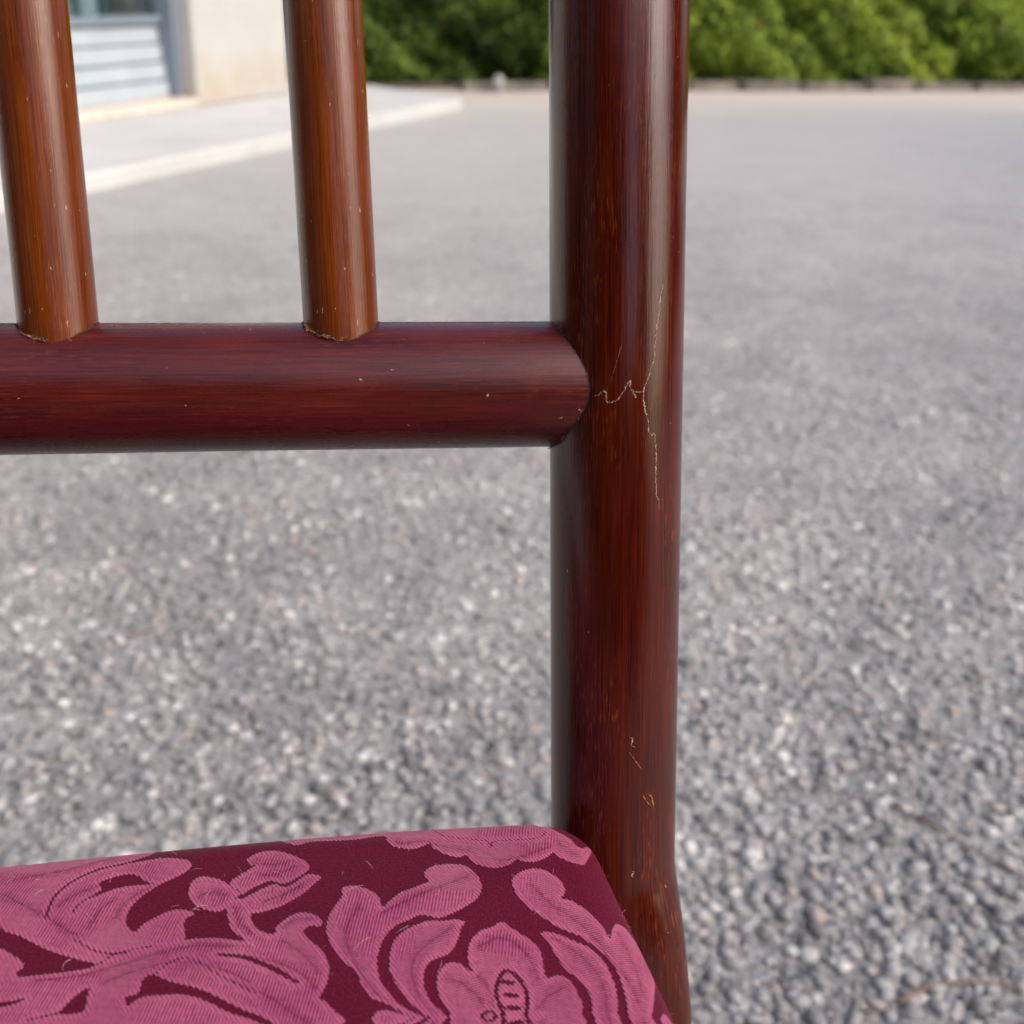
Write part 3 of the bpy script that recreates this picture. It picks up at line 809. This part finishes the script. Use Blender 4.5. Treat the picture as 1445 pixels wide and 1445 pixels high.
def drape(Q):
    P=seat_outline()
    d,n=near_poly(Q,P)
    nrm=(n-Q)/np.maximum(np.abs(d),1e-9)[:,None]*np.sign(d)[:,None]  # outward
    out=np.zeros((len(Q),3)); 
    dome=.006*(1-np.exp(-np.maximum(d-RRL,0)/.05))
    und=.0005*np.sin(Q[:,0]*61+2*np.sin(Q[:,1]*37))*np.cos(Q[:,1]*53+Q[:,0]*21)
    out[:,:2]=Q; out[:,2]=ZT+dome+und*np.clip((d-RRL)/.02,0,1)
    m=d<RRL
    s=RRL-d[m]; ang=np.minimum(s/RRL,np.pi/2)
    off=RRL*np.sin(ang); drop=RRL*(1-np.cos(ang))+np.maximum(s-RRL*np.pi/2,0)
    base=Q[m]-nrm[m]*s[:,None]
    # note: outside points: nearest point outward direction still nrm
    out[m,:2]=base+nrm[m]*off[:,None]; out[m,2]=ZT-drop
    return out,d

MOTIF = {"fills":[[[-934,-435],[-897,-501],[-873,-510],[-842,-494],[-768,-499],[-717,-498],[-656,-486],[-642,-518],[-633,-534],[-610,-550],[-573,-556],[-543,-542],[-531,-537],[-521,-560],[-490,-589],[-459,-602],[-436,-594],[-432,-613],[-411,-637],[-376,-653],[-344,-650],[-320,-634],[-308,-620],[-299,-633],[-274,-637],[-245,-627],[-219,-606],[-212,-596],[-197,-615],[-171,-633],[-143,-636],[-120,-615],[-34,-444],[-121,-560],[-154,-532],[-188,-497],[-226,-429],[-346,-380],[-490,-361],[-682,-382],[-822,-387]],[[-757,-700],[-731,-693],[-700,-705],[-674,-730],[-661,-757],[-657,-783],[-639,-759],[-613,-732],[-587,-718],[-556,-701],[-540,-692],[-552,-660],[-535,-636],[-503,-627],[-471,-628],[-441,-641],[-420,-671],[-410,-710],[-413,-743],[-428,-771],[-456,-794],[-487,-814],[-522,-829],[-564,-816],[-594,-832],[-624,-847],[-649,-880],[-663,-919],[-669,-962],[-663,-1005],[-650,-1037],[-627,-1073],[-600,-1098],[-559,-1123],[-519,-1148],[-567,-1132],[-605,-1110],[-642,-1084],[-677,-1065],[-692,-1044],[-708,-1012],[-717,-985],[-737,-962],[-758,-933],[-775,-898],[-787,-862],[-788,-826],[-781,-791],[-768,-760],[-754,-730]],[[-460,-845],[-484,-835],[-514,-838],[-548,-836],[-578,-848],[-607,-866],[-632,-899],[-641,-943],[-641,-986],[-630,-1019],[-611,-1054],[-585,-1094],[-555,-1119],[-526,-1143],[-496,-1144],[-514,-1125],[-532,-1101],[-553,-1071],[-564,-1037],[-564,-1001],[-555,-971],[-536,-956],[-507,-943],[-490,-920],[-477,-887],[-472,-865]],[[-333,-717],[-326,-692],[-301,-669],[-268,-659],[-241,-667],[-217,-688],[-201,-720],[-203,-751],[-219,-764],[-189,-772],[-162,-799],[-140,-828],[-124,-861],[-115,-895],[-103,-862],[-83,-832],[-53,-828],[-30,-841],[-4,-862],[10,-904],[23,-938],[-20,-1023],[-50,-1095],[-71,-1137],[-84,-1158],[-124,-1159],[-116,-1106],[-114,-1057],[-117,-1011],[-128,-968],[-144,-941],[-168,-911],[-190,-889],[-218,-873],[-242,-859],[-264,-837],[-287,-814],[-310,-784],[-328,-748]],[[-283,-880],[-261,-877],[-237,-885],[-209,-903],[-178,-920],[-153,-947],[-140,-979],[-133,-1021],[-131,-1061],[-138,-1106],[-154,-1159],[-205,-1159],[-196,-1107],[-195,-1067],[-206,-1037],[-219,-1017],[-237,-996],[-249,-970],[-261,-932],[-269,-905]],[[-372,-843],[-353,-860],[-322,-889],[-296,-916],[-288,-949],[-289,-986],[-285,-1017],[-263,-1009],[-240,-1017],[-227,-1038],[-221,-1068],[-215,-1092],[-223,-1126],[-234,-1159],[-499,-1153],[-511,-1111],[-529,-1072],[-537,-1038],[-535,-1007],[-520,-977],[-499,-965],[-475,-973],[-464,-989],[-452,-994],[-461,-968],[-460,-931],[-449,-899],[-426,-871],[-396,-860]],[[-684,-1143],[-678,-1113],[-669,-1099],[-650,-1096],[-620,-1106],[-586,-1124],[-549,-1149]],[[-49,-1148],[-26,-1099],[-4,-1090],[12,-1114]],[[-1004,-563],[-984,-540],[-949,-530],[-912,-539],[-879,-560],[-852,-585],[-840,-613],[-852,-632],[-872,-651],[-901,-669],[-933,-653],[-966,-670],[-986,-685],[-999,-700],[-1013,-679],[-1032,-660],[-1032,-640],[-1015,-624],[-991,-601],[-975,-585],[-990,-587]],[[-807,-652],[-825,-676],[-847,-708],[-879,-738],[-903,-754],[-936,-767],[-965,-771],[-984,-763],[-997,-720],[-978,-699],[-948,-678],[-923,-666],[-896,-682],[-867,-659],[-847,-637],[-825,-640]],[[-1132,-675],[-1131,-641],[-1113,-620],[-1082,-625],[-1053,-641],[-1029,-668],[-1006,-693],[-1015,-712],[-1029,-737],[-1043,-754],[-1073,-748],[-1105,-729],[-1126,-702]],[[-1034,-730],[-1005,-710],[-980,-741],[-970,-780],[-958,-817],[-933,-843],[-908,-851],[-906,-828],[-891,-805],[-867,-786],[-838,-784],[-812,-800],[-796,-826],[-806,-837],[-827,-832],[-841,-846],[-833,-870],[-807,-900],[-785,-936],[-776,-969],[-777,-1000],[-785,-1031],[-794,-1052],[-780,-1066],[-756,-1097],[-729,-1140],[-903,-1129],[-1051,-1116],[-1235,-1099],[-1457,-1079],[-1500,-991],[-1501,-930],[-1461,-933],[-1424,-931],[-1368,-926],[-1321,-920],[-1294,-906],[-1265,-895],[-1221,-880],[-1177,-861],[-1139,-853],[-1100,-845],[-1050,-847],[-1004,-859],[-975,-868],[-994,-843],[-1013,-818],[-1027,-768]],[[-1632,-529],[-1501,-500],[-1374,-480],[-1262,-455],[-1251,-507],[-1297,-542],[-1312,-552],[-1244,-538],[-1201,-535],[-1154,-550],[-1139,-569],[-1147,-593],[-1170,-616],[-1200,-637],[-1222,-659],[-1243,-684],[-1261,-721],[-1265,-752],[-1256,-784],[-1234,-807],[-1224,-784],[-1206,-767],[-1188,-753],[-1166,-740],[-1142,-736],[-1111,-748],[-1107,-761],[-1120,-766],[-1125,-790],[-1114,-847],[-1146,-858],[-1177,-864],[-1221,-883],[-1265,-898],[-1293,-909],[-1310,-902],[-1362,-881],[-1424,-850],[-1492,-803],[-1564,-749]],[[-1536,-839],[-1500,-857],[-1458,-896],[-1470,-919],[-1460,-941],[-1495,-951],[-1514,-939]]],"cuts":[[[-1039,-901],[-1003,-905],[-962,-917],[-924,-940],[-887,-964],[-861,-988],[-841,-1005],[-848,-1009],[-877,-987],[-910,-963],[-944,-941],[-981,-921],[-1022,-910]],[[-1187,-1000],[-1188,-974],[-1180,-954],[-1161,-956],[-1126,-977],[-1086,-993],[-1045,-1012],[-1003,-1041],[-962,-1069],[-923,-1090],[-883,-1119],[-906,-1117],[-945,-1095],[-984,-1077],[-1025,-1049],[-1066,-1025],[-1105,-1015],[-1143,-1014],[-1169,-1014],[-1190,-1022],[-1207,-1040],[-1214,-1012],[-1200,-1011]],[[-1345,-1049],[-1335,-1021],[-1319,-995],[-1300,-979],[-1297,-1010],[-1295,-1044],[-1310,-1050]],[[-1486,-1007],[-1457,-1005],[-1426,-998],[-1447,-1013],[-1482,-1021]],[[-1357,-622],[-1327,-604],[-1303,-596],[-1272,-599],[-1241,-629],[-1222,-639],[-1268,-640],[-1301,-645],[-1332,-659],[-1361,-679],[-1343,-648]]],"strokes":[[[[-1452,-744],[-1455,-703],[-1448,-651],[-1417,-602],[-1370,-567],[-1312,-551],[-1264,-528]],3.2],[[[-1394,-734],[-1389,-703],[-1363,-672],[-1335,-645]],2.0],[[[-1294,-906],[-1265,-879],[-1224,-865],[-1189,-860]],1.6],[[[-1368,-821],[-1329,-853],[-1285,-874],[-1238,-875]],2.4],[[[-1165,-953],[-1143,-923],[-1111,-906],[-1073,-921],[-1029,-962],[-978,-998],[-936,-1030]],1.8],[[[-1408,-1063],[-1371,-1052],[-1343,-1047]],2.0],[[[-530,-426],[-499,-502],[-458,-519],[-412,-531],[-378,-541],[-373,-569],[-364,-542],[-318,-539],[-262,-539],[-232,-530],[-219,-508]],1.4],[[[-379,-991],[-393,-1011],[-404,-1041],[-405,-1071],[-398,-1100],[-397,-1124],[-404,-1154]],4.4],[[[-379,-991],[-360,-1001],[-345,-1027],[-338,-1057],[-340,-1092],[-346,-1120],[-342,-1155]],4.4],[[[-387,-1024],[-367,-1029]],6.0],[[[-384,-1061],[-361,-1067]],6.0],[[[-382,-1098],[-359,-1101]],6.0],[[[-386,-1134],[-359,-1136]],6.0],[[[-449,-1153],[-443,-1118],[-426,-1107],[-412,-1119],[-411,-1154]],3.6],[[[-339,-1156],[-328,-1130],[-312,-1130],[-308,-1156]],3.6],[[[-436,-1128],[-420,-1129]],4.8],[[[-978,-702],[-962,-717],[-940,-726],[-919,-714]],1.4]]}
gx = np.arange(-.215, .031, .0004); gy = np.arange(-.140, -.0099, .0004)
GX, GY = np.meshgrid(gx, gy)
SD_ = np.full(GX.shape, -6.0)
def poly_sdf(P, margin=.004):
    lo, hi = P.min(0) - margin, P.max(0) + margin
    i0, i1 = np.searchsorted(gx, [lo[0], hi[0]]); j0, j1 = np.searchsorted(gy, [lo[1], hi[1]])
    sub = (slice(j0, j1), slice(i0, i1))
    Q = np.stack([GX[sub].ravel(), GY[sub].ravel()], 1)
    return sub, Q, GX[sub].shape
for f in MOTIF['fills']:
    P = catmull(np.array(f) * 1e-4, True, 3); sub, Q, sh = poly_sdf(P)
    if len(Q) == 0: continue
    d, _ = near_poly(Q, P); SD_[sub] = np.maximum(SD_[sub], d.reshape(sh) * 1000)
for f in MOTIF['cuts']:
    P = catmull(np.array(f) * 1e-4, True, 3); sub, Q, sh = poly_sdf(P)
    d, _ = near_poly(Q, P); SD_[sub] = np.minimum(SD_[sub], -d.reshape(sh) * 1000)
for f, w in MOTIF['strokes']:
    P = catmull(np.array(f) * 1e-4, False, 3); sub, Q, sh = poly_sdf(P)
    best = np.full(len(Q), 1e9)
    for a, b in zip(P[:-1], P[1:]):
        e = b - a; t = np.clip(((Q - a) @ e) / max(e @ e, 1e-14), 0, 1); best = np.minimum(best, ((Q - a - t[:, None] * e) ** 2).sum(1))
    SD_[sub] = np.minimum(SD_[sub], (np.sqrt(best).reshape(sh) - w * 1e-4) * 1000)
VEINS = [[[-708,-766],[-740,-843],[-738,-901],[-713,-969],[-681,-1040],[-642,-1072]],[[-657,-802],[-614,-774],[-552,-734],[-471,-695],[-439,-677]],[[-490,-859],[-546,-906],[-581,-948],[-590,-1000],[-576,-1061],[-544,-1110]],[[-285,-722],[-240,-789],[-187,-841],[-146,-908],[-124,-974],[-96,-1024],[-83,-1099]],[[-83,-872],[-72,-927],[-63,-987],[-69,-1060]],[[-255,-894],[-203,-942],[-170,-995],[-157,-1057],[-166,-1126]],[[-434,-921],[-382,-894],[-342,-916],[-315,-965],[-306,-1027]],[[-514,-1013],[-482,-1024],[-446,-1065],[-437,-1099]],[[-244,-1043],[-288,-1068],[-316,-1102]],[[-441,-1005],[-420,-1041],[-413,-1095]],[[-1578,-590],[-1522,-578],[-1441,-558],[-1343,-512]],[[-1435,-698],[-1396,-656],[-1339,-627]],[[-1290,-756],[-1274,-694],[-1228,-652]],[[-1344,-787],[-1334,-727],[-1304,-691]],[[-1572,-652],[-1510,-697],[-1433,-755],[-1358,-816]],[[-1421,-948],[-1328,-940],[-1239,-911],[-1165,-885],[-1089,-869],[-1007,-882]],[[-1266,-962],[-1196,-931],[-1121,-916],[-1039,-940],[-956,-990]],[[-970,-914],[-900,-942],[-839,-979],[-805,-1024]],[[-993,-986],[-912,-1034],[-851,-1089],[-807,-1126]],[[-885,-876],[-834,-926],[-803,-977]],[[-985,-576],[-939,-588],[-895,-585]],[[-957,-629],[-914,-626],[-876,-601]],[[-943,-732],[-898,-710],[-849,-674]],[[-1009,-745],[-995,-796],[-962,-840]],[[-889,-829],[-862,-808],[-824,-808]],[[-1106,-697],[-1074,-680],[-1038,-697]],[[-613,-532],[-543,-527],[-497,-554],[-429,-575]],[[-356,-627],[-289,-610],[-219,-575]],[[-189,-561],[-150,-596]]]
VN_ = np.full(GX.shape, 6.0)
for f in VEINS:
    P = catmull(np.array(f) * 1e-4, False, 3); sub, Q, sh = poly_sdf(P)
    if len(Q) == 0: continue
    best = np.full(len(Q), 1e9)
    for a, b in zip(P[:-1], P[1:]):
        e = b - a; t = np.clip(((Q - a) @ e) / max(e @ e, 1e-14), 0, 1); best = np.minimum(best, ((Q - a - t[:, None] * e) ** 2).sum(1))
    VN_[sub] = np.minimum(VN_[sub], np.sqrt(best).reshape(sh) * 1000)
def fold(v, lo, hi):
    P = hi - lo; u = np.mod(v - lo, 2 * P); return lo + np.where(u > P, 2 * P - u, u)
def motif_at(Q, SD_=SD_):
    x = np.where((Q[:, 0] > -.002) & (Q[:, 1] > -.114), Q[:, 0], fold(Q[:, 0], -.160, -.002)); y = np.where(Q[:, 1] > -.046, Q[:, 1], fold(Q[:, 1], -.112, -.046))
    u = np.clip((x - gx[0]) / .0004, 0, len(gx) - 1.001); v = np.clip((y - gy[0]) / .0004, 0, len(gy) - 1.001)
    i, j = u.astype(int), v.astype(int); a, b = u - i, v - j
    return (SD_[j, i] * (1 - a) * (1 - b) + SD_[j, i + 1] * a * (1 - b) + SD_[j + 1, i] * (1 - a) * b + SD_[j + 1, i + 1] * a * b)
ax_ = np.r_[np.arange(-.560, -.190, .0020), np.arange(-.190, .020, .00055), np.arange(.020, .130, .0020)]
ay_ = np.r_[np.arange(-.510, -.130, .0020), np.arange(-.130, .014, .00055)]
QX, QY = np.meshgrid(ax_, ay_); Q = np.stack([QX.ravel(), QY.ravel()], 1)
V, dist = drape(Q)
keep = (dist > -.034).reshape(QX.shape)
idx = np.arange(QX.size).reshape(QX.shape)
fk = keep[:-1, :-1] & keep[1:, :-1] & keep[:-1, 1:] & keep[1:, 1:]
F = np.stack([idx[:-1, :-1], idx[:-1, 1:], idx[1:, 1:], idx[1:, :-1]], -1)[fk]
used = np.unique(F); remap = np.full(QX.size, -1); remap[used] = np.arange(len(used))
me = mesh('seat_cushion', V[used], remap[F].astype(np.int32), True, uv=Q[used])
a = me.attributes.new('motif', 'FLOAT', 'POINT'); a.data.foreach_set('value', motif_at(Q[used]))
a = me.attributes.new('vein', 'FLOAT', 'POINT'); a.data.foreach_set('value', motif_at(Q[used], VN_))
cushion = link('seat_cushion', me, M['fabric'], CH)
cushion['label'] = 'padded seat in crimson damask with raised pink leaf scrolls'
# lint and loose fibres on the cloth
def fibres(name, n, mat, length, rad_, region):
    V, F = [], []
    q = np.array([region() for _ in range(n)]); Pq, dq = drape(q)
    for p, dd in zip(Pq, dq):
        up = np.array([0, 0, 1.0]) if dd > RRL else np.array([.0, .6, .8])
        d = rng.normal(0, 1, 3); d[2] = abs(d[2]) * .35; d /= np.linalg.norm(d); L = length * rng.uniform(.4, 1.3)
        bend = rng.normal(0, .5, 3) * L
        pts = np.array([p + up * .0001 + d * L * t + bend * t * t + up * .25 * L * math.sin(math.pi * t) for t in np.linspace(0, 1, 6)])
        strip(pts, np.tile(up, (6, 1)), np.full(6, rad_), V, F, rad_)
    o = link(name, mesh(name, V, F, True), mat, cushion); o['kind'] = 'stuff'
    return o
fibres('lint', 46, M['lint'], .0022, .000020, lambda: (rng.uniform(-.16, -.004), rng.uniform(-.10, -.045)))
fibres('edge_fuzz', 200, M['lint'], .0007, .000012, lambda: (rng.uniform(-.165, -.02), rng.uniform(-.043, -.036)))
fibres('edge_fuzz', 90, M['thread'], .0004, .000010, lambda: (lambda y: (-.0062 + .15 * (-.0564 - y) - rng.uniform(-.004, .003), y))(rng.uniform(-.11, -.05)))
fibres('frayed_thread', 20, M['thread'], .0007, .000045, lambda: (-.0035 + rng.normal(0, .0006), -.079 + rng.normal(0, .0022)))
